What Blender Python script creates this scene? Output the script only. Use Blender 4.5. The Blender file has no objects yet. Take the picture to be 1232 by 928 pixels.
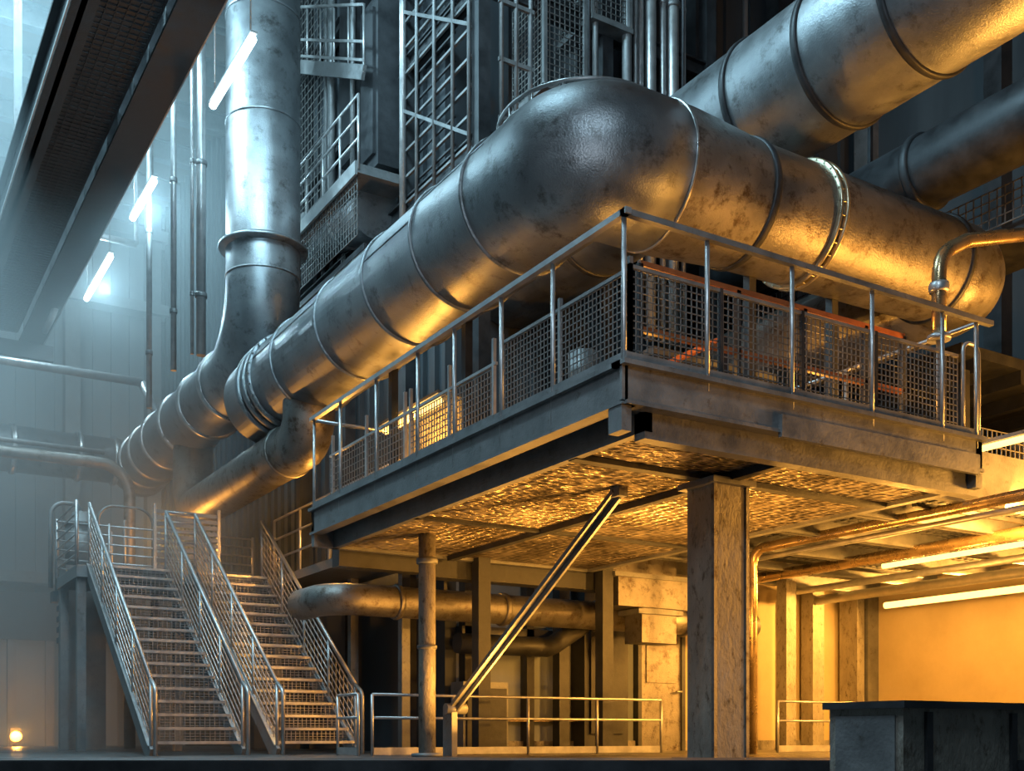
import bpy, math, random
from mathutils import Vector as V, Quaternion, Matrix
random.seed(7)
sc = bpy.context.scene
sc.view_settings.view_transform='Standard'
sc.view_settings.look='None'
sc.view_settings.exposure=-0.5

# ------------------------------------------------------------ materials
def newmat(name):
    m = bpy.data.materials.new(name); m.use_nodes = True
    nt = m.node_tree
    return m, nt, nt.nodes['Principled BSDF']
def metal(name, c1, c2, r0=.3, r1=.6, met=.7, scale=2.0, bump=.15, fine=60, stretch=(1,1,1), spots=None, spot_amt=.5):
    m, nt, p = newmat(name); N = nt.nodes; L = nt.links
    tc = N.new('ShaderNodeTexCoord'); mp = N.new('ShaderNodeMapping'); mp.inputs['Scale'].default_value = stretch
    L.new(tc.outputs['Object'], mp.inputs['Vector'])
    n1 = N.new('ShaderNodeTexNoise'); n1.inputs['Scale'].default_value = scale; n1.inputs['Detail'].default_value = 8; n1.inputs['Roughness'].default_value=.65
    n2 = N.new('ShaderNodeTexNoise'); n2.inputs['Scale'].default_value = fine; n2.inputs['Detail'].default_value = 4
    L.new(mp.outputs[0], n1.inputs['Vector']); L.new(mp.outputs[0], n2.inputs['Vector'])
    cr = N.new('ShaderNodeValToRGB'); cr.color_ramp.elements[0].position=.32; cr.color_ramp.elements[1].position=.68
    cr.color_ramp.elements[0].color=(*c1,1); cr.color_ramp.elements[1].color=(*c2,1)
    L.new(n1.outputs['Fac'], cr.inputs['Fac'])
    col = cr.outputs['Color']
    if spots:
        n3 = N.new('ShaderNodeTexNoise'); n3.inputs['Scale'].default_value=scale*2.7; n3.inputs['Detail'].default_value=10; n3.inputs['Roughness'].default_value=.75
        L.new(mp.outputs[0], n3.inputs['Vector'])
        c3 = N.new('ShaderNodeValToRGB'); c3.color_ramp.elements[0].position=1-spot_amt; c3.color_ramp.elements[1].position=min(1,1-spot_amt+.14)
        L.new(n3.outputs['Fac'], c3.inputs['Fac'])
        mx = N.new('ShaderNodeMix'); mx.data_type='RGBA'
        L.new(c3.outputs['Color'], mx.inputs['Factor']); L.new(col, mx.inputs['A']); mx.inputs['B'].default_value=(*spots,1)
        col = mx.outputs['Result']
    L.new(col, p.inputs['Base Color'])
    mr = N.new('ShaderNodeMapRange'); mr.inputs['From Min'].default_value=.3; mr.inputs['From Max'].default_value=.7
    mr.inputs['To Min'].default_value=r0; mr.inputs['To Max'].default_value=r1
    L.new(n1.outputs['Fac'], mr.inputs['Value']); L.new(mr.outputs[0], p.inputs['Roughness'])
    p.inputs['Metallic'].default_value = met
    b = N.new('ShaderNodeBump'); b.inputs['Strength'].default_value=bump; b.inputs['Distance'].default_value=.02
    ad = N.new('ShaderNodeMath'); ad.operation='MULTIPLY_ADD'; ad.inputs[1].default_value=3.0
    L.new(n1.outputs['Fac'], ad.inputs[0]); L.new(n2.outputs['Fac'], ad.inputs[2])
    L.new(ad.outputs[0], b.inputs['Height']); L.new(b.outputs['Normal'], p.inputs['Normal'])
    return m
def emit(name, c, s):
    m, nt, p = newmat(name)
    p.inputs['Base Color'].default_value=(*c,1); p.inputs['Emission Color'].default_value=(*c,1); p.inputs['Emission Strength'].default_value=s
    return m
def woven(name):
    m, nt, p = newmat(name); N=nt.nodes; L=nt.links
    tc=N.new('ShaderNodeTexCoord')
    ns=N.new('ShaderNodeTexNoise'); ns.inputs['Scale'].default_value=1.6; ns.inputs['Detail'].default_value=3; L.new(tc.outputs['Object'], ns.inputs['Vector'])
    mx=N.new('ShaderNodeMix'); mx.data_type='RGBA'; mx.inputs['Factor'].default_value=.12
    L.new(tc.outputs['Object'], mx.inputs['A']); L.new(ns.outputs['Color'], mx.inputs['B'])
    mp=N.new('ShaderNodeMapping'); mp.inputs['Scale'].default_value=(9,22,10); L.new(mx.outputs['Result'], mp.inputs['Vector'])
    vo=N.new('ShaderNodeTexVoronoi'); vo.inputs['Scale'].default_value=1; vo.inputs['Randomness'].default_value=.5; L.new(mp.outputs[0], vo.inputs['Vector'])
    n2=N.new('ShaderNodeTexNoise'); n2.inputs['Scale'].default_value=1.1; n2.inputs['Detail'].default_value=5; L.new(tc.outputs['Object'], n2.inputs['Vector'])
    cr=N.new('ShaderNodeValToRGB'); cr.color_ramp.elements[0].color=(.015,.012,.01,1); cr.color_ramp.elements[1].color=(.65,.55,.42,1)
    cr.color_ramp.elements[0].position=.28; cr.color_ramp.elements[1].position=.66
    L.new(vo.outputs['Distance'], cr.inputs['Fac'])
    c2=N.new('ShaderNodeValToRGB'); c2.color_ramp.elements[0].color=(.3,.28,.25,1); c2.color_ramp.elements[1].color=(1,1,1,1); c2.color_ramp.elements[0].position=.38; c2.color_ramp.elements[1].position=.60
    L.new(n2.outputs['Fac'], c2.inputs['Fac'])
    ml=N.new('ShaderNodeMix'); ml.data_type='RGBA'; ml.blend_type='MULTIPLY'; ml.inputs['Factor'].default_value=1
    L.new(cr.outputs['Color'], ml.inputs['A']); L.new(c2.outputs['Color'], ml.inputs['B'])
    L.new(ml.outputs['Result'], p.inputs['Base Color'])
    b=N.new('ShaderNodeBump'); b.inputs['Strength'].default_value=1; b.inputs['Distance'].default_value=.07
    L.new(vo.outputs['Distance'], b.inputs['Height']); L.new(b.outputs['Normal'], p.inputs['Normal'])
    p.inputs['Metallic'].default_value=.7; p.inputs['Roughness'].default_value=.33
    return m

M = {}
M['duct']   = metal('galvanised_duct', (.22,.235,.25),(.38,.40,.42), .30,.50,.8, 1.5,.22, 60, spots=(.13,.13,.13), spot_amt=.47)
M['rusty']  = metal('weathered_duct', (.17,.16,.15),(.29,.275,.26), .34,.56,.75, 1.9,.24, 50, spots=(.085,.062,.045), spot_amt=.49)
M['band']   = metal('steel_band', (.4,.4,.4),(.6,.6,.6), .25,.4,.85, 5,.05)
M['brass']  = metal('clamp_band', (.45,.40,.28),(.6,.53,.38), .25,.4,.85, 5,.05)
M['steel']  = metal('painted_steel', (.16,.165,.17),(.27,.275,.28), .35,.6,.5, 3,.15, 40, spots=(.10,.085,.07), spot_amt=.43)
M['dark']   = metal('dark_steel', (.03,.032,.036),(.07,.073,.08), .35,.6,.45, 3,.1, 40)
M['rail']   = metal('handrail_steel', (.38,.38,.39),(.55,.55,.55), .3,.45,.7, 6,.05)
M['wire']   = metal('wire_mesh', (.20,.20,.20),(.33,.32,.31), .35,.5,.7, 8,.05)
M['redrail']= metal('orange_glow_rail', (.26,.07,.02),(.42,.13,.04), .4,.6,.1, 6,.05)  # orange light behind the mesh put into the rail colour
M['column'] = metal('weathered_column', (.22,.205,.18),(.36,.335,.29), .45,.75,.25, 5,.5, 30, stretch=(1,1,.5), spots=(.08,.06,.04), spot_amt=.47)
M['wallb']  = metal('wall_blue_grey', (.18,.21,.23),(.28,.31,.33), .6,.85,.0, .8,.1, 20, stretch=(1,1,.25))
M['walld']  = metal('wall_dark_panel', (.035,.042,.05),(.07,.08,.09), .5,.75,.2, .9,.1, 20, stretch=(1,1,.25))
M['wallw']  = metal('wall_warm_glow_tint', (.42,.34,.20),(.52,.43,.27), .6,.85,.0, .8,.08, 20)  # warm lamp glow tinted into the wall's base colour
M['floor']  = metal('wet_concrete_floor', (.05,.05,.052),(.10,.10,.10), .2,.55,.0, 1.2,.1, 20)
M['ceil']   = metal('ceiling_brown', (.14,.11,.09),(.22,.17,.14), .6,.85,.0, 1.5,.1, 20)
M['tread']  = metal('stair_grating', (.22,.22,.23),(.36,.36,.36), .3,.5,.7, 6,.05)
M['copper'] = metal('copper_pipe', (.40,.28,.15),(.60,.44,.25), .20,.36,.85, 4,.05)
M['weave']  = woven('expanded_metal_soffit')
M['cool']   = emit('cool_tube', (.72,.92,1.0), 22)
M['warm']   = emit('warm_tube', (1.0,.60,.16), 5)

# ------------------------------------------------------------ mesh builder
class B:
    def __init__(s): s.v=[]; s.f=[]; s.m=[]; s.s=[]; s.mats=[]
    def mi(s, k):
        if k not in s.mats: s.mats.append(k)
        return s.mats.index(k)
    def face(s, idx, k, sm=False): s.f.append(idx); s.m.append(s.mi(k)); s.s.append(sm)
    def hexa(s, c, k):
        o=len(s.v); s.v += [V(p) for p in c]
        for q in ((0,3,2,1),(4,5,6,7),(0,1,5,4),(1,2,6,5),(2,3,7,6),(3,0,4,7)): s.face([o+i for i in q], k)
    def box(s,x0,x1,y0,y1,z0,z1,k):
        s.hexa([(x0,y0,z0),(x1,y0,z0),(x1,y1,z0),(x0,y1,z0),(x0,y0,z1),(x1,y0,z1),(x1,y1,z1),(x0,y1,z1)],k)
    def beam(s,p,q,w,h,k):
        p=V(p);q=V(q);d=(q-p).normalized()
        up=V((0,0,1)) if abs(d.z)<.95 else V((0,1,0))
        a=d.cross(up).normalized(); b=a.cross(d).normalized()
        a=a*w/2; b=b*h/2
        s.hexa([p-a-b,p+a-b,q+a-b,q-a-b,p-a+b,p+a+b,q+a+b,q-a+b],k)
    def ibeam(s,p,q,w,h,k,t=.03):
        p=V(p);q=V(q); z=V((0,0,1))
        s.beam(p,q,t,h,k); s.beam(p+z*(h/2-t/2),q+z*(h/2-t/2),w,t,k); s.beam(p-z*(h/2-t/2),q-z*(h/2-t/2),w,t,k)
    def lathe(s,p,d,prof,k,n=24,caps=True,sm=True):
        p=V(p); d=V(d).normalized()
        up=V((0,0,1)) if abs(d.z)<.95 else V((1,0,0))
        a=d.cross(up).normalized(); b=d.cross(a)
        o=len(s.v)
        for (t,r) in prof:
            for i in range(n):
                th=2*math.pi*i/n
                s.v.append(p+d*t+(a*math.cos(th)+b*math.sin(th))*r)
        for j in range(len(prof)-1):
            for i in range(n):
                s.face([o+j*n+i,o+j*n+(i+1)%n,o+(j+1)*n+(i+1)%n,o+(j+1)*n+i],k,sm)
        if caps:
            s.face([o+i for i in range(n)][::-1],k); s.face([o+(len(prof)-1)*n+i for i in range(n)],k)
    def cyl(s,p,q,r,k,n=12,caps=True):
        p=V(p);q=V(q); s.lathe(p,q-p,[(0,r),((q-p).length,r)],k,n,caps)
    def ring(s,p,d,r,w,h,k,n=48):
        s.lathe(p,d,[(-w/2,r-.01),(-w/2,r+h*.7),(-w/4,r+h),(w/4,r+h),(w/2,r+h*.7),(w/2,r-.01)],k,n,False)
    def bolts(s,p,d,r,k,cnt=24,sz=.022,ln=.05):
        p=V(p); d=V(d).normalized(); up=V((0,0,1)) if abs(d.z)<.95 else V((1,0,0))
        a=d.cross(up).normalized(); b=d.cross(a)
        for i in range(cnt):
            th=2*math.pi*i/cnt; c=p+(a*math.cos(th)+b*math.sin(th))*r
            s.cyl(c-d*ln,c+d*ln,sz,k,6)
    def sweep(s,path,r,k,n=12,caps=True):
        path=[V(p) for p in path]; o=len(s.v); m=len(path)
        tg=[]
        for i in range(m):
            if i==0: t=path[1]-path[0]
            elif i==m-1: t=path[-1]-path[-2]
            else: t=(path[i]-path[i-1]).normalized()+(path[i+1]-path[i]).normalized()
            tg.append(t.normalized())
        up=V((0,0,1)) if abs(tg[0].z)<.95 else V((1,0,0))
        a=tg[0].cross(up).normalized()
        for i in range(m):
            if i: a=(tg[i-1].rotation_difference(tg[i]))@a
            a=(a-tg[i]*a.dot(tg[i])).normalized(); b=tg[i].cross(a)
            for j in range(n):
                th=2*math.pi*j/n; s.v.append(path[i]+(a*math.cos(th)+b*math.sin(th))*r)
        for i in range(m-1):
            for j in range(n): s.face([o+i*n+j,o+i*n+(j+1)%n,o+(i+1)*n+(j+1)%n,o+(i+1)*n+j],k,True)
        if caps:
            s.face([o+j for j in range(n)][::-1],k); s.face([o+(m-1)*n+j for j in range(n)],k)
    def pipe(s,pts,r,k,fr=.3,n=12,seg=8): s.sweep(fillet(pts,fr,seg),r,k,n)
    def mesh(s,p,u,ln,ht,sp,t,k,z=V((0,0,1))):
        p=V(p);u=V(u).normalized(); nx=max(1,int(ln/sp)); nz=max(1,int(ht/sp))
        for i in range(nx+1):
            a=p+u*(ln*i/nx); s.beam(a,a+z*ht,t,t,k)
        for i in range(nz+1):
            a=p+z*(ht*i/nz); s.beam(a,a+u*ln,t,t,k)
    def build(s,name):
        lo=V([min(v[i] for v in s.v) for i in range(3)]); hi=V([max(v[i] for v in s.v) for i in range(3)])
        o=V(((lo.x+hi.x)/2,(lo.y+hi.y)/2,lo.z))
        me=bpy.data.meshes.new(name); me.from_pydata([v-o for v in s.v],[],s.f)
        for k in s.mats: me.materials.append(M[k])
        me.polygons.foreach_set('material_index',s.m); me.polygons.foreach_set('use_smooth',s.s); me.update()
        ob=bpy.data.objects.new(name,me); ob.location=o; sc.collection.objects.link(ob); return ob
def fillet(pts,r,seg=8):
    pts=[V(p) for p in pts]; out=[pts[0]]
    for i in range(1,len(pts)-1):
        P=pts[i]; d1=(P-pts[i-1]).normalized(); d2=(pts[i+1]-P).normalized()
        th=d1.angle(d2)
        if th<.01: out.append(P); continue
        rr=min(r,.49*min((P-pts[i-1]).length,(pts[i+1]-P).length)/math.tan(th/2))
        L=rr*math.tan(th/2); c=P+(d2-d1).normalized()*rr/math.cos(th/2); a=P-d1*L-c; ax=d1.cross(d2).normalized()
        for j in range(seg+1): out.append(c+Quaternion(ax,th*j/seg)@a)
    out.append(pts[-1]); return out

# ------------------------------------------------------------ room shell
def slab(name,x0,x1,y0,y1,z0,z1,k):
    b=B(); b.box(x0,x1,y0,y1,z0,z1,k); return b.build(name)
slab('floor',-6,18,-1,34,-.2,0,'floor')
b=B(); b.box(-6,18,6,34,15.5,15.7,'ceil')
for y in range(7,34,2): b.ibeam((-6,y,15.25),(17.6,y,15.25),.25,.5,'steel')
for x in (-4,-2,0,2,4,6): b.beam((x,6,15.42),(x,34,15.42),.12,.14,'ceil')
b.build('ceiling')
b=B(); b.box(-6,8.2,33,33.2,0,15.5,'wallb')
x=-5.8
while x<8: b.box(x,x+.12,32.92,33.0,0,15.5,'wallb'); x+=.5
for x in (-4.5,-1,2.4,5.4,7.6): b.box(x,x+.4,32.5,32.92,0,15.5,'steel')
for z in (4.4,8.0,12.3,14.4): b.box(-6,8.2,32.35,32.9,z,z+.3,'steel')
b.box(-6,8.2,30.5,32.4,3.0,3.5,'dark'); b.box(-6,8.2,30.45,30.6,2.7,3.9,'dark')
b.build('wall_north')
b=B(); b.box(8.2,8.4,15.5,33,0,15.5,'walld')
y=15.7
while y<33: b.box(8.12,8.2,y,y+.1,3.4,15.5,'walld'); y+=.42
b.build('wall_block_west')
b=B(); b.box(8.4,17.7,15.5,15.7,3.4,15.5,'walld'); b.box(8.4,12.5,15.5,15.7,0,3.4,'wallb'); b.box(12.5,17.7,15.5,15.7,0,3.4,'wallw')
x=8.6
while x<17.5: b.box(x,x+.12,15.42,15.5,3.7,15.5,'walld'); x+=.6
for xx in (13.0,15.0): b.box(xx,xx+.35,15.1,15.42,3.7,15.5,'dark')
b.build('wall_block_south')
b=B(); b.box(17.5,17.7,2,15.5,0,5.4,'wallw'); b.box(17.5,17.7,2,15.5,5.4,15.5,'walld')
for y in (3,6,14.9): b.box(17.2,17.5,y,y+.35,0,15.5,'steel')
for y in (9,12): b.box(17.2,17.5,y,y+.35,3.6,15.5,'dark')
b.box(17.3,17.5,2,15.5,3.3,3.6,'steel')
b.build('wall_east')
b=B()
b.box(12.0,12.9,15.40,15.5,0,2.2,'rusty'); b.box(11.92,12.0,15.36,15.5,0,2.3,'dark'); b.box(12.9,12.98,15.36,15.5,0,2.3,'dark'); b.box(11.92,12.98,15.36,15.5,2.2,2.3,'dark')
b.box(12.12,12.78,15.38,15.4,1.2,2.05,'rusty'); b.cyl((12.75,15.33,1.05),(12.87,15.33,1.05),.02,'rail'); b.build('door_1')
b=B(); b.box(8.4,11.9,15.42,15.5,0,.18,'column'); b.box(13.0,17.4,15.42,15.5,0,.18,'column'); b.build('baseboard_south')
b=B()
for x in (8.45,9.6): b.box(x,x+.14,15.3,15.5,0,3.4,'dark')
b.box(10.6,11.5,15.1,15.5,0,3.4,'dark'); b.box(10.7,11.4,15.05,15.1,.3,2.4,'dark')
b.box(8.4,10.6,15.3,15.5,1.85,2.0,'dark'); b.box(8.4,10.6,15.3,15.5,.5,.56,'copper'); b.build('trim_1')
b=B(); b.box(16.95,17.15,14.95,15.4,0,3.3,'column'); b.box(15.9,16.2,15.1,15.4,0,3.3,'column'); b.build('trim_2')

# ------------------------------------------------------------ main duct
R=.72
b=B(); Z=5.98
b.sweep(fillet([(6.3,18.5,Z),(6.3,8.96,Z),(7.12,8.96,Z)],.8,20),R,'duct',56)
b.lathe((7.10,8.96,Z),(1,0,0),[(0,R),(.25,.715),(1.16,.65),(4.3,.615)],'rusty',56,False)
b.sweep(fillet([(11.35,8.96,Z),(12.1,8.96,Z),(12.1,15.4,Z)],.7,14),.615,'rusty',56)
for y in (10.2,11.4,12.75,14.35,16.15): b.ring((6.3,y,Z),(0,1,0),R,.05,.03,'duct')
for y in (17.15,17.42,17.7): b.ring((6.3,y,Z),(0,1,0),R,.12,.06,'duct')
b.bolts((6.3,17.15,Z),(0,1,0),R+.04,'band',28,.018,.08)
b.ring((7.12,8.96,Z),(1,0,0),R,.03,.015,'band')
b.ring((8.26,8.96,Z),(1,0,0),.65,.08,.025,'dark')
b.ring((9.16,8.96,Z),(1,0,0),.64,.04,.05,'brass'); b.ring((9.26,8.96,Z),(1,0,0),.64,.04,.05,'brass')
b.bolts((9.21,8.96,Z),(1,0,0),.665,'brass',30,.012,.08)
b.ring((11.45,8.96,Z),(1,0,0),.615,.06,.03,'dark')
for a,y0,y1 in ((2.6,9.9,11.4),(2.9,11.4,12.75),(2.4,12.75,14.35),(2.8,14.35,17.1)):
    b.beam((6.3+R*math.cos(a),y0,Z+R*math.sin(a)),(6.3+R*math.cos(a),y1,Z+R*math.sin(a)),.02,.012,'duct')
for (x,y) in ((6.3,11.9),(6.3,14.0)):
    b.beam((x+.3,y,3.3),(x+.3,y,5.35),.1,.1,'dark')
for x in (8.7,10.0):
    b.beam((x,9.2,3.3),(x,9.2,5.42),.1,.1,'dark')
b.build('large_ventilation_duct')
b=B()
arc=[(6.98+.9*math.cos(t), 10.0+.95*math.sin(t), 6.92) for t in [math.pi*.62+math.pi*.98*i/24 for i in range(25)]]
b.sweep(arc,.022,'rail',8); b.sweep([V(p)-V((0,0,.12)) for p in arc],.014,'rail',8)
for i in range(0,25,3): b.cyl(V(arc[i])-V((0,0,.45)),arc[i],.014,'rail',8)
b.build('duct_top_handrail')
b=B()
b.sweep(fillet([(6.2,18.3,15.5),(6.2,18.3,6.67),(6.2,27.3,6.67)],1.35,20),.62,'duct',48)
b.lathe((6.2,18.3,8.45),(0,0,1),[(0,.61),(.02,.74),(.06,.75),(.14,.62)],'duct',48,False)
b.ring((6.2,18.3,8.0),(0,0,1),.62,.03,.015,'duct')
for z in (10.6,12.4,14.2): b.ring((6.2,18.3,z),(0,0,1),.62,.04,.015,'duct')
for y in (20.0,21.4,22.9,24.4,25.6,26.5): b.ring((6.2,y,6.67),(0,1,0),.62,.12,.05,'band')
b.ring((6.2,27.2,6.67),(0,1,0),.62,.3,.08,'duct')
b.build('vertical_riser_duct')
b=B()
b.sweep([(-5.9,27.3,6.75),(6.3,27.3,6.75)],.52,'duct',36)
for x in (-3,-1,.6,2.0,3.4,4.8,5.6): b.ring((x,27.3,6.75),(1,0,0),.52,.12,.05,'band',36)
for x in (-2,3): b.cyl((x,27.3,7.2),(x,27.3,15.3),.04,'dark',8)
b.build('horizontal_header_duct')
b=B()
b.sweep(fillet([(6.25,16.3,5.7),(6.25,16.3,4.85),(6.25,22.8,4.85),(6.25,22.8,6.4)],.5,10),.40,'rusty',32)
b.ring((6.25,17.2,4.85),(0,1,0),.40,.08,.03,'rusty',32)
b.build('branch_duct')
b=B()
b.sweep([(9.3,1.5,7.62),(9.3,15.42,7.62)],.74,'duct',56)
for y in (3.2,4.8,6.1,7.3,8.4,9.5,11,13): b.ring((9.3,y,7.62),(0,1,0),.74,.08,.03,'dark',56)
for y in (5,12): b.cyl((8.5,y,7.6),(8.5,y,15.3),.02,'dark',6); b.cyl((10.1,y,7.6),(10.1,y,15.3),.02,'dark',6)
b.build('overhead_ventilation_duct')
b=B()
b.sweep([(12.7,2,7.95),(12.7,15.42,7.95)],.47,'dark',36)
for y in (4,6,8,10,12): b.ring((12.7,y,7.95),(0,1,0),.47,.12,.05,'dark',36)
b.cyl((12.7,5,8.4),(12.7,5,15.3),.03,'dark',8)
b.box(13.4,14.4,2,15.4,6.9,7.1,'dark'); b.mesh((13.3,2,7.1),(0,1,0),13,.5,.12,.014,'wire')
for y in (4,8,12): b.beam((13.9,y,7.1),(13.9,y,15.3),.06,.06,'dark')
b.build('dark_duct_and_tray')
b=B()
b.box(12.9,17.1,9.6,15.0,5.4,5.55,'dark')
for x in (13.2,14.2,15.2,16.2): b.box(x,x+.12,9.6,15.0,5.2,5.4,'dark')
for x in (13.0,17.0): b.box(x-.08,x+.08,9.6,9.76,3.6,5.2,'dark'); b.box(x-.08,x+.08,14.8,14.96,3.6,5.2,'dark')
b.build('equipment_mezzanine')

# ------------------------------------------------------------ platform
X0,X1,Y0,Y1,ZD=5.46,10.02,7.21,14.15,3.30
b=B()
b.box(X0+.05,X1-.05,Y0+.05,Y1-.05,3.2,3.28,'steel')
b.box(X0+.35,X1-.1,Y0+.24,Y1-.1,2.84,2.88,'weave')
b.box(X0,X0+.03,Y0,Y1,2.98,3.30,'steel'); b.box(X0-.05,X0+.12,Y0,Y1,3.27,3.31,'steel'); b.box(X0-.03,X0+.12,Y0,Y1,2.96,2.99,'steel')
b.box(X0-.03,X1,Y0,Y0+.03,2.98,3.30,'steel'); b.box(X0-.05,X1,Y0-.06,Y0+.12,3.27,3.31,'steel'); b.box(X0,X1,Y0-.03,Y0+.12,2.96,2.99,'steel')
b.box(X0+.28,X1+.1,Y0+.10,Y0+.24,2.74,2.97,'steel')
b.box(X0+.28,X0+.36,Y0+.10,Y1,2.80,3.2,'steel')
b.box(X0+1.7,X1-.1,Y0-.05,Y0+.0,2.92,3.12,'steel')
b.box(X1-.1,X1,Y0,Y1,2.8,3.30,'steel'); b.box(X0,X1,Y1-.1,Y1,2.8,3.30,'steel')
b.box(X0-.02,X0+.08,Y0+.02,Y0+.2,2.75,3.0,'steel')
b.box(X0+.3,X1-.1,8.34,8.46,2.79,2.84,'dark'); b.box(X0+.3,X1-.1,11.6,11.7,2.80,2.84,'dark')
b.box(7.47,7.57,Y0+.2,Y1-.1,2.77,2.84,'dark')
b.build('elevated_platform')
b=B(); b.box(7.31,7.73,8.22,8.62,0,2.73,'column'); b.box(7.24,7.80,8.15,8.69,2.73,2.79,'steel'); b.box(7.2,7.84,8.11,8.73,0,.05,'steel')
b.box(7.29,7.33,8.2,8.24,.05,2.73,'rusty'); b.box(7.71,7.75,8.2,8.24,.05,2.73,'rusty'); b.build('support_column')
b=B(); b.cyl((6.46,12.7,0),(6.46,12.7,2.84),.11,'column',20); b.lathe((6.46,12.7,0),(0,0,1),[(0,.2),(.04,.2),(.05,.11)],'steel',20)
b.ring((6.46,12.7,2.5),(0,0,1),.11,.08,.03,'steel',20); b.ring((6.46,12.7,1.4),(0,0,1),.11,.05,.02,'steel',20); b.build('support_column')
b=B(); b.beam((6.9,9.27,2.8),(6.85,12.9,.55),.09,.05,'steel'); b.beam((6.94,9.27,2.76),(6.89,12.9,.51),.03,.10,'steel')
b.cyl((6.75,12.75,.62),(7.05,12.75,.62),.07,'steel',12); b.box(6.82,6.90,12.7,12.95,0,.6,'steel'); b.box(6.87,6.98,9.17,9.33,2.74,2.84,'steel'); b.build('diagonal_brace')

b=B(); H=1.21; zt=ZD+H
b.beam((X0,Y0-.05,zt),(X0,Y1,zt),.06,.05,'rail'); b.beam((X0-.03,Y0,zt),(X1+.15,Y0,zt),.06,.05,'steel')
for y in (7.25,8.3,9.2,10.15,11.0,12.1,13.2,14.1): b.cyl((X0+.02,y,ZD-.25),(X0+.02,y,zt),.022,'rail',8)
for x in (6.35,7.35,8.4,9.42,9.95): b.cyl((x,Y0+.02,ZD-.1),(x,Y0+.02,zt),.022,'rail',8)
b.beam((X0+.02,Y0,ZD+.05),(X0+.02,Y1,ZD+.05),.02,.09,'steel'); b.beam((X0,Y0+.02,ZD+.05),(X1,Y0+.02,ZD+.05),.02,.09,'steel')
b.cyl((X1,Y0,zt),(X1,Y1,zt),.024,'rail',8); b.cyl((X0,Y1,zt),(6.6,Y1,zt),.024,'rail',8)
for y in (9,11,13): b.cyl((X1,y,ZD),(X1,y,zt),.024,'rail',8)
b.pipe([(9.85,Y0+.1,ZD),(9.85,Y0+.1,ZD+1.0),(10.1,Y0+.1,ZD+1.0),(10.1,Y0+.1,ZD-.3)],.02,'rail',.1)
b.build('platform_guardrail')
b=B(); xi=X0+.22; yi=Y0+.22
b.mesh((xi,yi,ZD+.02),(1,0,0),X1-xi-.1,.86,.06,.009,'wire')
b.mesh((xi,yi,ZD+.02),(0,1,0),2.1,.84,.06,.009,'wire')
b.mesh((xi,yi+2.25,ZD+.02),(0,1,0),1.9,.66,.065,.009,'wire')
b.mesh((xi,yi+4.3,ZD+.02),(0,1,0),2.3,.70,.08,.009,'wire')
b.beam((xi,yi,ZD+.9),(X1-.1,yi,ZD+.9),.03,.03,'rail'); b.beam((xi,yi,ZD+.88),(xi,yi+2.1,ZD+.88),.03,.03,'rail')
for y in (yi,yi+1.05,yi+2.1,yi+2.25,yi+3.2,yi+4.15,yi+4.3,yi+5.4,yi+6.5):
    b.beam((xi,y,ZD-.02),(xi,y,ZD+.98),.035,.035,'rail')
for x in (xi,xi+1,xi+2,xi+3,xi+4): b.beam((x,yi,ZD-.02),(x,yi,ZD+.92),.035,.035,'dark')
b.beam((xi,yi+2.2,ZD+.72),(xi,yi+6.6,ZD+.72),.03,.03,'rail')
b.build('wire_mesh_barrier')
b=B()
for z in (ZD+.7,ZD+1.3): b.beam((6.3,8.1,z),(9.9,8.1,z),.05,.05,'redrail')
for x in (6.3,7.5,8.4,9.3,9.9): b.beam((x,8.1,ZD-.03),(x,8.1,ZD+1.3),.05,.05,'dark')
for z in (ZD+.5,ZD+.95): b.beam((7.6,8.4,z),(7.6,13.4,z),.05,.05,'redrail')
for y in (8.4,10,11.7,13.4): b.beam((7.6,y,ZD-.03),(7.6,y,ZD+.95),.05,.05,'dark')
b.build('inner_barrier')
b=B()
b.box(7.9,9.8,9.9,13.6,3.27,4.6,'dark'); b.box(7.9,9.8,9.9,13.6,4.6,4.68,'steel')
for i in range(9): b.box(7.86,7.9,10.1+i*.38,10.3+i*.38,3.5,4.4,'steel')
for x in (8.1,8.7,9.3): b.box(x,x+.4,9.85,9.9,3.5,4.4,'column')
b.cyl((8.4,12,4.68),(8.4,12,5.3),.2,'steel',20)
b.build('fan_unit_cabinet')

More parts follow.
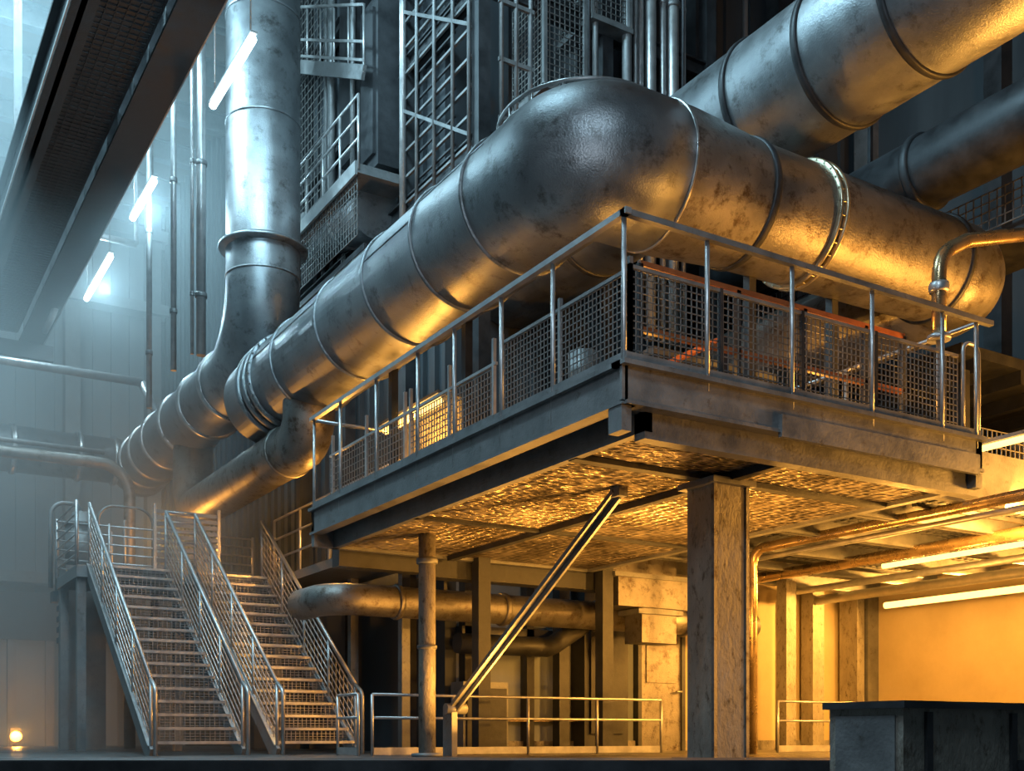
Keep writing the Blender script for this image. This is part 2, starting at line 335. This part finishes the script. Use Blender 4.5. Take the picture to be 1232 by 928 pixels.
# ------------------------------------------------------------ stairs
def stair(xa,xb):
    b=B(); yt,yb,zt=19.4,15.2,3.1; n=16; run=(yt-yb)/n; ris=zt/n
    for x in (xa,xb):
        b.beam((x,yt,zt-.12),(x,yb,-.02+.0),.05,.26,'steel')
        b.beam((x,yt,zt+.02),(x,yb,.13),.09,.02,'rail')
        b.cyl((x,yt,zt+1.02),(x,yb,1.02),.03,'rail',10)
        for k in range(1,8): b.cyl((x,yt,zt+.125*k),(x,yb,.125*k),.011,'rail',6)
        for i in range(5):
            t=i/4; y=yt+(yb-yt)*t; z=zt*(1-t); b.cyl((x,y,max(z-.1,0)),(x,y,z+1.02),.024,'rail',8)
        for i in range(29):
            t=i/28; y=yt+(yb-yt)*t; z=zt*(1-t); b.beam((x,y,z),(x,y,z+.9),.008,.008,'wire')
        b.pipe([(x,yb,1.02),(x,yb-.25,.9),(x,yb-.25,0)],.028,'rail',.15,10)
    for i in range(n):
        y=yb+run*(i+.5); z=ris*(i+1)
        if i==n-1: z=zt-.01
        b.box(xa,xb,y-run*.5-.01,y-run*.5+.01,z-.04,z,'rail')
        for k in range(1,5): b.box(xa,xb,y-run*.5+k*.058,y-run*.5+k*.058+.012,z-.04,z-.005,'tread')
        for k in range(22):
            x=xa+(xb-xa)*(k+.5)/22; b.box(x-.005,x+.005,y-run*.5,y+run*.5,z-.035,z-.008,'tread')
        if i<n-1:
            for k in (1,2,3): b.box(xa,xb,y+run*.5-.012,y+run*.5,z-.02+k*.04,z-.012+k*.04,'tread')
            for k in range(18):
                x=xa+(xb-xa)*(k+.5)/18; b.box(x-.005,x+.005,y+run*.5-.02,y+run*.5-.01,z-.01,z+ris-.05,'tread')
    return b.build('metal_staircase')
stair(3.6,4.85); stair(5.35,6.55)
b=B(); zl=3.1
b.box(3.4,7.0,19.4,21.3,zl-.2,zl-.02,'steel'); b.box(3.4,7.0,19.41,21.3,zl-.02,zl,'tread')
for (x,y) in ((3.5,19.6),(3.5,21.2),(5.1,19.6),(5.1,21.2),(6.9,19.6),(6.9,21.2)): b.box(x-.07,x+.07,y-.07,y+.07,0,zl-.2,'steel')
for k in range(1,7):
    z=zl+.17*k
    b.cyl((3.4,19.4,z),(3.4,21.3,z),.016,'rail',6); b.cyl((3.4,21.3,z),(7.0,21.3,z),.016,'rail',6)
    b.cyl((4.85,19.4,z),(5.35,19.4,z),.016,'rail',6)
for x in (3.4,4.3,5.2,6.1,7.0): b.cyl((x,21.3,zl),(x,21.3,zl+1.06),.025,'rail',8)
b.cyl((3.4,19.4,zl),(3.4,19.4,zl+1.06),.03,'rail',8)
for k in range(10): b.box(4.85,6.0,20.2,20.23,zl+.15+k*.11,zl+.22+k*.11,'steel')
b.box(4.83,4.88,20.18,20.25,zl,zl+1.3,'rail'); b.box(5.98,6.03,20.18,20.25,zl,zl+1.3,'rail')
b.box(6.75,7.9,14.15,19.4,zl-.15,zl,'steel')
for x in (6.78,7.87):
    for z in (.35,.7,1.05): b.cyl((x,14.2,zl+z),(x,19.4,zl+z),.02,'rail',6)
    for i in range(5): b.cyl((x,14.2+i*1.3,zl-.1),(x,14.2+i*1.3,zl+1.05),.022,'rail',6)
for y in (15.6,17.6): b.box(7.5,7.64,y,y+.14,0,zl-.15,'steel')
b.build('stair_landing_walkway')
b=B()
b.box(3.6,4.3,21.6,22.4,0,3.4,'steel'); b.cyl((3.95,22,3.4),(3.95,22,4.2),.3,'steel',20); b.pipe([(3.95,22,4.2),(3.95,22,4.6),(3.4,22,4.6),(3.4,22,3.0)],.04,'steel',.25)
b.pipe([(4.2,21.8,3.4),(4.2,21.8,4.6),(5.2,21.8,4.6),(5.2,21.8,0)],.025,'steel',.3)
for i in range(6): b.box(3.55,3.6,21.7,22.3,3.0-i*.2,3.1-i*.2,'dark')
b.lathe((3.95,22,4.2),(0,0,1),[(0,.34),(.05,.34),(.12,.2),(.25,.18)],'steel',20)
b.box(3.5,5.0,22.4,22.7,2.8,3.0,'dark')
for i in range(6): b.cyl((3.6+i*.25,22.6,3.0),(3.6+i*.25,22.6,4.0+.25*(i%3)),.03,'steel',8)
b.build('pump_unit')

# ------------------------------------------------------------ crane girder & strip lights
b=B(); YE=27.6
b.box(3.57,4.07,4,YE,9.25,9.3,'dark'); b.box(3.57,4.07,4,YE,10.15,10.2,'dark'); b.box(3.75,3.85,4,YE,9.3,10.15,'dark')
y=4.5
while y<YE: b.box(3.6,4.03,y,y+.03,9.3,10.15,'dark'); y+=.9
b.box(2.75,3.57,4,YE,9.5,9.55,'dark'); b.mesh((2.8,4,9.49),(1,0,0),.74,YE-4,.12,.012,'dark',V((0,1,0)))
b.box(2.45,2.75,4,YE,9.2,9.26,'dark'); b.box(2.55,2.62,4,YE,9.2,10.0,'dark'); b.box(2.45,2.75,4,YE,9.95,10,'dark')
b.beam((2.43,4,9.23),(2.43,YE,9.23),.02,.05,'rail'); b.beam((4.09,4,9.28),(4.09,YE,9.28),.02,.04,'rail')
for y in (8,14,20,26.5): b.beam((3.8,y,10.2),(3.8,y,15.3),.2,.2,'steel'); b.beam((2.58,y,10.0),(2.58,y,15.3),.12,.12,'steel')
b.box(-6,4.3,YE-.2,YE+.1,8.9,9.25,'dark')
b.build('crane_runway_girder')
def tube(x,ya,yb_,z,name='fluorescent_tube_light'):
    b=B(); b.cyl((x,ya,z),(x,yb_,z),.055,'cool',12); b.box(x-.05,x+.05,ya-.05,yb_+.05,z+.06,z+.09,'steel')
    b.cyl((x,ya+.1,z+.08),(x,ya+.1,15.3),.012,'rail',6); b.cyl((x,yb_-.1,z+.08),(x,yb_-.1,15.3),.012,'rail',6)
    return b.build(name)
tube(4.9,14.9,16.8,9.85); tube(4.65,19.4,21.0,9.75); tube(4.65,22.9,25.4,9.75)
def vpipes(name,lst,k='rail'):
    b=B()
    for (x,y,z0,z1,r) in lst:
        b.cyl((x,y,z0),(x,y,z1),r,k,12)
        z=z0+1
        while z<z1: b.ring((x,y,z),(0,0,1),r,.08,r*.3,'steel',12); z+=2.2
    return b.build(name)
vpipes('vertical_conduit',[(4.85,18.9,6.4,15.3,.05),(5.2,18.5,6.6,15.3,.08),(5.05,18.5,6.6,15.3,.03),(4.85,20.6,6.2,15.3,.05)])
b=B(); b.pipe([(3.9,26,9.1),(3.9,25.2,9.1),(4.3,23.6,10.4),(5.3,23.6,10.4)],.07,'rail',.4); b.cyl((5.3,23.6,10.4),(5.3,23.6,15.3),.05,'rail',8); b.build('hanging_pipe')
b=B(); b.cyl((-5.9,24.5,7.85),(5.6,24.5,7.85),.09,'rail',16); b.cyl((5.6,24.5,7.85),(6.0,24.5,7.1),.09,'rail',16)
b.pipe([(-5.9,24.0,5.9),(5.25,24.0,5.9),(5.25,24.0,0)],.12,'rusty',.6,16); b.cyl((-5.9,24.3,6.2),(4.8,24.3,6.2),.05,'rail',10)
for x in (-2,2): b.beam((x,24.2,5.8),(x,24.2,15.3),.06,.06,'dark')
b.build('left_pipe_run')

# ------------------------------------------------------------ steel equipment tower
b=B()
cols=[(8.0,14.0),(8.0,16.4),(8.0,18.9),(8.0,21.2),(10.2,14.0),(12.3,14.0),(10.2,15.2)]
for (x,y) in cols: b.box(x-.1,x+.1,y-.1,y+.1,0,15.3,'dark')
for z in (8.9,11.2,13.4):
    b.ibeam((8,14,z),(8,21.2,z),.18,.26,'dark'); b.ibeam((8,14,z),(12.3,14,z),.18,.26,'dark')
z=8.9
while z<15.2:
    b.beam((7.9,14.1,z),(7.9,16.3,z),.04,.04,'steel'); b.beam((7.9,14.6,z+.2),(7.9,15.8,z+.2),.03,.03,'dark'); z+=.42
for i in range(4): b.beam((7.86,14.1,9+i*1.6),(7.86,16.3,10.4+i*1.6),.05,.05,'steel')
for y in (14.1,14.6,15.2,15.8,16.3): b.cyl((7.85,y,8.6),(7.85,y,15.3),.03 if y!=16.3 else .06,'rail' if y>16 else 'steel',8)
b.box(7.1,8.0,16.4,22.5,9.25,9.4,'steel'); b.beam((7.08,16.4,9.32),(7.08,22.5,9.32),.04,.22,'rail')
for z in (9.8,10.15,10.5): b.cyl((7.12,16.4,z),(7.12,22.5,z),.022,'rail',8)
for i in range(9): b.cyl((7.12,16.4+i*.76,9.3),(7.12,16.4+i*.76,10.5),.022,'rail',8)
b.mesh((7.14,16.5,8.3),(0,1,0),5.8,.95,.11,.012,'wire')
b.box(7.3,8.0,16.6,22.3,8.15,8.25,'dark')
for o in (0,.3,.9): b.beam((7.3,16.6,11.2+o),(7.3,21.0,13.6+o),.04,.04,'rail')
b.beam((7.3,16.6,11.0),(7.3,21.0,13.4),.06,.22,'steel')
for i in range(8):
    t=i/7; b.cyl((7.3,16.6+4.4*t,11+2.4*t),(7.3,16.6+4.4*t,12.1+2.4*t),.02,'rail',6)
b.mesh((7.6,18.9,9.5),(0,1,0),2.4,5.6,.16,.014,'wire')
for (y0,y1,z0,z1) in ((16.6,17.3,9.6,12.4),(17.5,18.2,10.2,14.6),(16.7,17.2,12.8,15.0)):
    b.box(7.55,8.0,y0,y1,z0,z1,'dark'); b.box(7.5,7.55,y0+.1,y1-.1,z0+.2,z1-.2,'dark')
for (y,r) in ((17.4,.05),(18.35,.07),(18.6,.035)): b.cyl((7.45,y,9.4),(7.45,y,15.3),r,'steel',10)
for (x0,z0,z1) in ((8.9,9.9,11.4),(8.9,11.6,13.2),(9.75,11.2,13.6)):
    b.mesh((x0,13.7,z0),(1,0,0),.72,z1-z0,.09,.012,'wire'); b.mesh((x0,13.7,z0),(0,1,0),.9,z1-z0,.09,.012,'wire')
    for xx in (x0,x0+.72): b.box(xx-.03,xx+.03,13.67,13.73,z0-.1,z1+.1,'steel')
    b.box(x0-.03,x0+.75,13.65,14.6,z0-.12,z0-.04,'steel')
for x in (8.25,8.5,8.75): b.cyl((x,13.85,8.8),(x,13.85,15.3),.035,'steel',8)
for i in range(7): b.box(8.2,8.8,13.82,13.86,9.2+i*.85,9.26+i*.85,'steel')
for (x,r) in ((9.85,.05),(10.45,.08),(10.62,.04)): b.cyl((x,13.75,8.0),(x,13.75,15.3),r,'steel',10)
b.box(9.9,10.5,14.3,15.0,8.8,12.5,'dark'); b.box(11.3,12.2,14.3,15.1,9.4,11.6,'dark')
b.build('steel_equipment_tower')
vpipes('vertical_pipe_bank',[(10.75,13.8,6.5,15.3,.05),(10.95,13.8,6.5,15.3,.09),(11.2,13.8,6.5,15.3,.05),(11.4,13.8,6.5,15.3,.1),(11.62,13.8,6.5,15.3,.04),(12.9,14.6,6.8,15.3,.06),(13.7,14.6,6.8,15.3,.05)])
b=B(); b.pipe([(7.7,22.4,10.3),(7.7,17,9.0)],.42,'duct',.3,24)
for t in (.2,.5,.8): b.ring((7.7,22.4-5.4*t,10.3-1.3*t),(0,-5.4,-1.3),.42,.08,.03,'band',24)
b.build('sloped_tower_duct')
b=B()
for (x,z) in ((9.8,9.2),(11.3,9.5)): b.cyl((x,14.5,z),(x+1.2,14.5,z),.25,'steel',20)
b.box(12.4,15.2,13.6,15.4,8.6,8.8,'dark'); b.beam((12.4,13.6,9.7),(16.5,13.6,9.7),.05,.05,'rail')
for i in range(6): b.beam((12.5+i*.7,13.6,8.7),(12.5+i*.7,13.6,9.7),.04,.04,'rail')
b.build('upper_catwalk')

# ------------------------------------------------------------ right side pipes near duct
b=B()
b.pipe([(10.75,7.0,9.3),(10.75,7.0,6.95),(11.25,7.0,6.75),(13.5,7.0,6.75)],.10,'rail',.35,18)
b.pipe([(11.15,7.0,9.6),(11.15,7.0,7.35),(13.5,7.0,7.3)],.14,'steel',.3,18)
b.ring((11.15,7.0,8.1),(0,0,1),.14,.1,.04,'rail',18); b.ring((10.75,7.0,8.0),(0,0,1),.10,.08,.03,'rail',18)
b.build('s_bend_pipe')
b=B()
b.pipe([(13.8,7.6,6.6),(10.3,7.6,5.55),(9.85,7.6,5.3),(9.85,7.6,4.45)],.075,'copper',.35,16)
b.ring((9.85,7.6,4.95),(0,0,1),.075,.1,.03,'rail',16); b.lathe((9.85,7.6,4.4),(0,0,1),[(0,.12),(.05,.12),(.06,.075)],'rail',16)
b.pipe([(9.85,7.6,4.45),(9.85,7.6,3.26)],.03,'rail')
b.build('copper_branch_pipe')

# ------------------------------------------------------------ side mezzanine right
b=B()
b.box(10.5,17.4,8.6,15.4,3.25,3.6,'steel'); b.box(10.5,17.4,8.5,8.6,3.05,3.7,'steel')
for y in (9.5,10.8,12.1,13.4,14.7): b.ibeam((10.5,y,3.12),(17.3,y,3.12),.16,.26,'steel')
b.mesh((10.5,8.6,3.22),(1,0,0),6.8,6.6,.16,.02,'steel',V((0,1,0)))
b.mesh((11.8,8.55,3.7),(1,0,0),5.4,.3,.09,.012,'wire')
b.box(14.48,14.72,14.38,14.62,0,3.05,'column')
b.build('side_mezzanine')
b=B()
b.pipe([(11.5,3,3.0),(11.5,12.1,3.0),(11.5,12.1,0)],.07,'copper',.25,14)
b.pipe([(11.8,3,2.92),(11.8,12.8,2.92),(11.8,12.8,0)],.04,'rail',.25,10)
b.pipe([(13.4,3,2.95),(13.4,15.3,2.95)],.09,'copper',.25,14)
b.pipe([(15,3,2.9),(15,15.1,2.9),(15,15.1,0)],.06,'rail',.25,12)
b.pipe([(16,3,2.85),(16,15.3,2.85)],.09,'rail',.25,12)
for y in (5,9,13): b.beam((11.2,y,3.08),(16.4,y,3.08),.06,.05,'dark')
b.cyl((11.3,5,3.08),(11.3,5,15),.02,'dark',6); b.cyl((16.3,5,3.08),(16.3,5,15),.02,'dark',6)
b.build('overhead_pipe_run')
b=B(); b.cyl((17.1,9.0,2.75),(17.1,14.4,2.75),.06,'warm',12); b.box(17.16,17.22,8.95,14.45,2.7,2.82,'steel')
for y in (9.2,12.1,14.2): b.box(17.2,17.5,y,y+.05,2.72,2.8,'steel')
b.build('tube_lamp')
b=B(); b.cyl((10.75,6.6,3.42),(10.75,8.4,3.42),.035,'warm',12); b.box(10.71,10.79,6.55,8.5,3.46,3.5,'steel'); b.build('tube_lamp')
b=B(); b.cyl((14.2,4.5,2.96),(14.2,12,2.96),.045,'warm',12); b.box(14.15,14.25,4.45,12.05,2.99,3.05,'steel'); b.build('tube_lamp')
b=B(); b.cyl((6.9,13.2,4.75),(6.9,14.9,4.75),.06,'warm',12); b.box(6.82,7.3,13.1,15.0,4.82,4.86,'steel'); b.box(7.25,7.3,13.1,15.0,4.2,4.86,'column'); b.beam((7.27,14.0,3.1),(7.27,14.0,4.3),.05,.05,'steel'); b.build('deck_flood_lamp')

# ------------------------------------------------------------ under-platform services
b=B()
b.sweep(fillet([(5.95,15.8,2.22),(5.95,14.75,2.22),(14.0,14.75,2.22)],.5,10),.23,'rusty',28)
for x in (7,8.8,10.6,12.4): b.ring((x,14.75,2.22),(1,0,0),.23,.08,.03,'rusty',28)
for x in (7.8,11.4): b.beam((x,14.75,2.4),(x,14.75,3.3),.05,.05,'dark')
b.sweep(fillet([(8.2,15.1,1.7),(9.9,15.1,1.7),(10.5,15.0,2.1)],.4,6),.16,'dark',20)
b.build('horizontal_service_pipe')
b=B()
b.box(10.4,11.9,13.9,14.45,2.3,2.8,'rusty'); b.box(10.3,12.0,13.85,14.5,2.75,2.82,'steel'); b.box(10.9,11.6,13.95,14.4,1.75,2.3,'rusty'); b.box(10.8,11.7,13.9,14.45,2.2,2.28,'steel')
b.box(10.5,11.8,14.2,14.45,2.82,3.25,'rusty')
b.box(7.2,10.4,14.2,14.5,2.55,3.1,'dark'); b.box(5.9,7.2,14.25,14.5,2.6,3.1,'dark')
b.build('rectangular_air_duct')
def floor_rail(pts,h=.82,sp=1.2):
    b=B()
    for p,q in zip(pts[:-1],pts[1:]):
        p=V(p);q=V(q);L=(q-p).length;n=max(1,round(L/sp))
        for z in (h,h*.62): b.cyl(p+V((0,0,z)),q+V((0,0,z)),.02,'rail',8)
        b.beam(p+V((0,0,.06)),q+V((0,0,.06)),.01,.1,'rail')
        for i in range(n+1): a=p+(q-p)*i/n; b.cyl(a,a+V((0,0,h)),.022,'rail',8)
    return b.build('floor_guardrail')
floor_rail([(6.1,13.6,0),(11.0,13.6,0)]); floor_rail([(5.9,14.3,0),(5.9,13.6,0)])
floor_rail([(12.9,13.0,0),(16.5,13.0,0)])
b=B(); b.box(8.2,9.0,14.9,15.3,0,1.1,'steel'); b.box(8.25,8.95,14.86,14.9,.1,1.0,'dark'); b.cyl((8.6,15.1,1.1),(8.6,15.1,1.5),.06,'steel',10)
b.build('control_cabinet')
b=B()
f=V((.52,.8545,0)); r=V((.8545,-.52,0))
p=f*7.0+V((0,0,.06)); b.beam(p-r*5.5,p+r*5,1.0,.12,'dark'); b.beam(p-r*5.5-f*.45+V((0,0,.0)),p+r*5-f*.45,.06,.13,'dark')
b.build('machine_skid_rail')
b=B(); b.box(4.93,8.0,4.03,4.55,0.0,.42,'column'); b.box(4.90,8.03,4.0,4.58,.42,.46,'dark'); b.box(4.92,4.93,4.08,4.5,.05,.38,'steel')
for i in range(4): b.box(5.1+i*.75,5.15+i*.75,4.01,4.03,.04,.40,'dark')
b.build('equipment_cabinet')
b=B(); b.box(3.65,3.9,29.6,29.8,.05,.45,'dark'); b.cyl((3.77,29.52,.25),(3.77,29.6,.25),.13,'warm',16); b.cyl((3.77,29.7,0),(3.77,29.7,.1),.05,'dark',8); b.build('floor_lamp_fixture')
b=B()
for x in (1,1.9,2.8,3.7,4.6,5.5,6.4): b.box(x,x+.2,30.5,30.7,0,3.0,'steel')
b.box(0,8.2,30.7,30.8,0,3.0,'wallb'); b.build('lower_partition')

# ------------------------------------------------------------ lights
def area(name,loc,tgt,size,e,c,sy=None):
    l=bpy.data.lights.new(name,'AREA'); l.energy=e; l.color=c; l.size=size
    if sy: l.shape='RECTANGLE'; l.size_y=sy
    o=bpy.data.objects.new(name,l); o.location=loc
    o.rotation_euler=(V(tgt)-V(loc)).to_track_quat('-Z','Y').to_euler(); sc.collection.objects.link(o); return o
def point(name,loc,e,c,r=.08):
    l=bpy.data.lights.new(name,'POINT'); l.energy=e; l.color=c; l.shadow_soft_size=r
    o=bpy.data.objects.new(name,l); o.location=loc; sc.collection.objects.link(o); return o
COOL=(.50,.84,1.0); WARM=(1.0,.43,.065)
area('added_cool_key',(0,12,15.0),(5.5,13,6),3,1900,COOL)  # added cool key out of view, lights the left duct and elbow
area('added_back_fill',(1,20,15.1),(3.5,27,5),4,4600,COOL)  # added out-of-view fill that brightens the rear haze
area('added_front_fill',(1.5,2.5,11),(6.0,10,5),2.5,750,(.64,.86,1.0))  # added out-of-view front fill for ducts and fascia
area('added_tower_fill',(3.8,11,14.8),(8,17,10),2,900,COOL)  # added out-of-view fill on the equipment tower
area('stair_fill',(3.2,12.5,8.5),(4.8,17,1.5),1,200,COOL)  # added cool fill to lift the stairs, no fixture there
area('column_fill',(2.2,4.0,4.6),(7,9,2.4),.8,90,(.78,.9,1.0))  # added camera-side fill for the column under the deck
point('tube_glow',(4.85,15.8,9.7),160,COOL,.1)
point('tube_glow',(4.75,20.2,9.6),220,COOL,.1)
point('tube_glow',(4.75,24.2,9.6),340,COOL,.1)
area('wall_tube_lamp',(17.0,11.7,2.75),(12,11.7,1.5),5.2,1300,WARM,.1)
area('wall_wash_lamp',(12.2,8.5,2.9),(17.4,12,1.2),.5,1100,WARM)
area('offscreen_warm_fill',(12.8,6.2,2.6),(10.3,9,5.6),.6,600,WARM)  # added warm fill off frame, gilds the right duct run
area('offscreen_warm_fill',(10.8,4.6,1.0),(7.6,8.6,1.8),.5,120,WARM)  # added warm fill off frame, lights column and fascia
point('mezzanine_fill',(15.5,7.3,4.3),320,WARM)  # added warm fill off frame for the east wall and mezzanine
point('deck_warm_fill',(6.75,14.0,4.5),120,WARM,.05)
point('deck_warm_fill',(7.0,8.9,3.9),45,WARM,.05)  # added to warm the backdrop behind the mesh
point('deck_warm_fill',(9.2,8.7,3.8),40,WARM,.05)  # added, same warm backdrop further right
point('deck_warm_fill',(7.0,17.0,3.8),220,WARM)
area('underdeck_upfill',(8.4,9.6,.3),(8.6,9.8,3),.4,440,WARM)  # added unseen fill that turns the soffit golden from below
area('underdeck_upfill',(7.2,11.8,.3),(7.1,11.8,3),.4,170,WARM)  # added unseen fill for the rear part of the soffit
point('underdeck_fill',(9.9,12.9,1.6),40,WARM)  # added warm fill under the deck, no fixture there
point('underdeck_fill',(13.5,11,1.4),230,WARM)  # added warm fill below the side mezzanine
point('landing_lamp',(5.6,22.2,4.1),120,WARM)
point('floor_lamp_glow',(3.77,29.4,.3),160,WARM)
w=bpy.data.worlds.new('World'); sc.world=w; w.use_nodes=True
w.node_tree.nodes['Background'].inputs[0].default_value=(.28,.42,.52,1); w.node_tree.nodes['Background'].inputs[1].default_value=.13
m=bpy.data.materials.new('haze'); m.use_nodes=True; nt=m.node_tree; nt.nodes.remove(nt.nodes['Principled BSDF'])
vs=nt.nodes.new('ShaderNodeVolumeScatter'); vs.inputs['Color'].default_value=(.78,.93,1,1); vs.inputs['Density'].default_value=.07; vs.inputs['Anisotropy'].default_value=.1
nt.links.new(vs.outputs[0], nt.nodes['Material Output'].inputs['Volume'])
M['haze']=m
b=B(); b.box(-5.9,7.05,18.0,30.4,.02,13.0,'haze'); b.build('steam_haze')

# ------------------------------------------------------------ camera
cam=bpy.data.cameras.new('camera'); co=bpy.data.objects.new('camera',cam); sc.collection.objects.link(co)
cam.lens=39.07; cam.sensor_width=36; cam.shift_y=.342
co.location=(0,0,.27); co.rotation_euler=(math.pi/2,0,-math.radians(31.33))
sc.camera=co
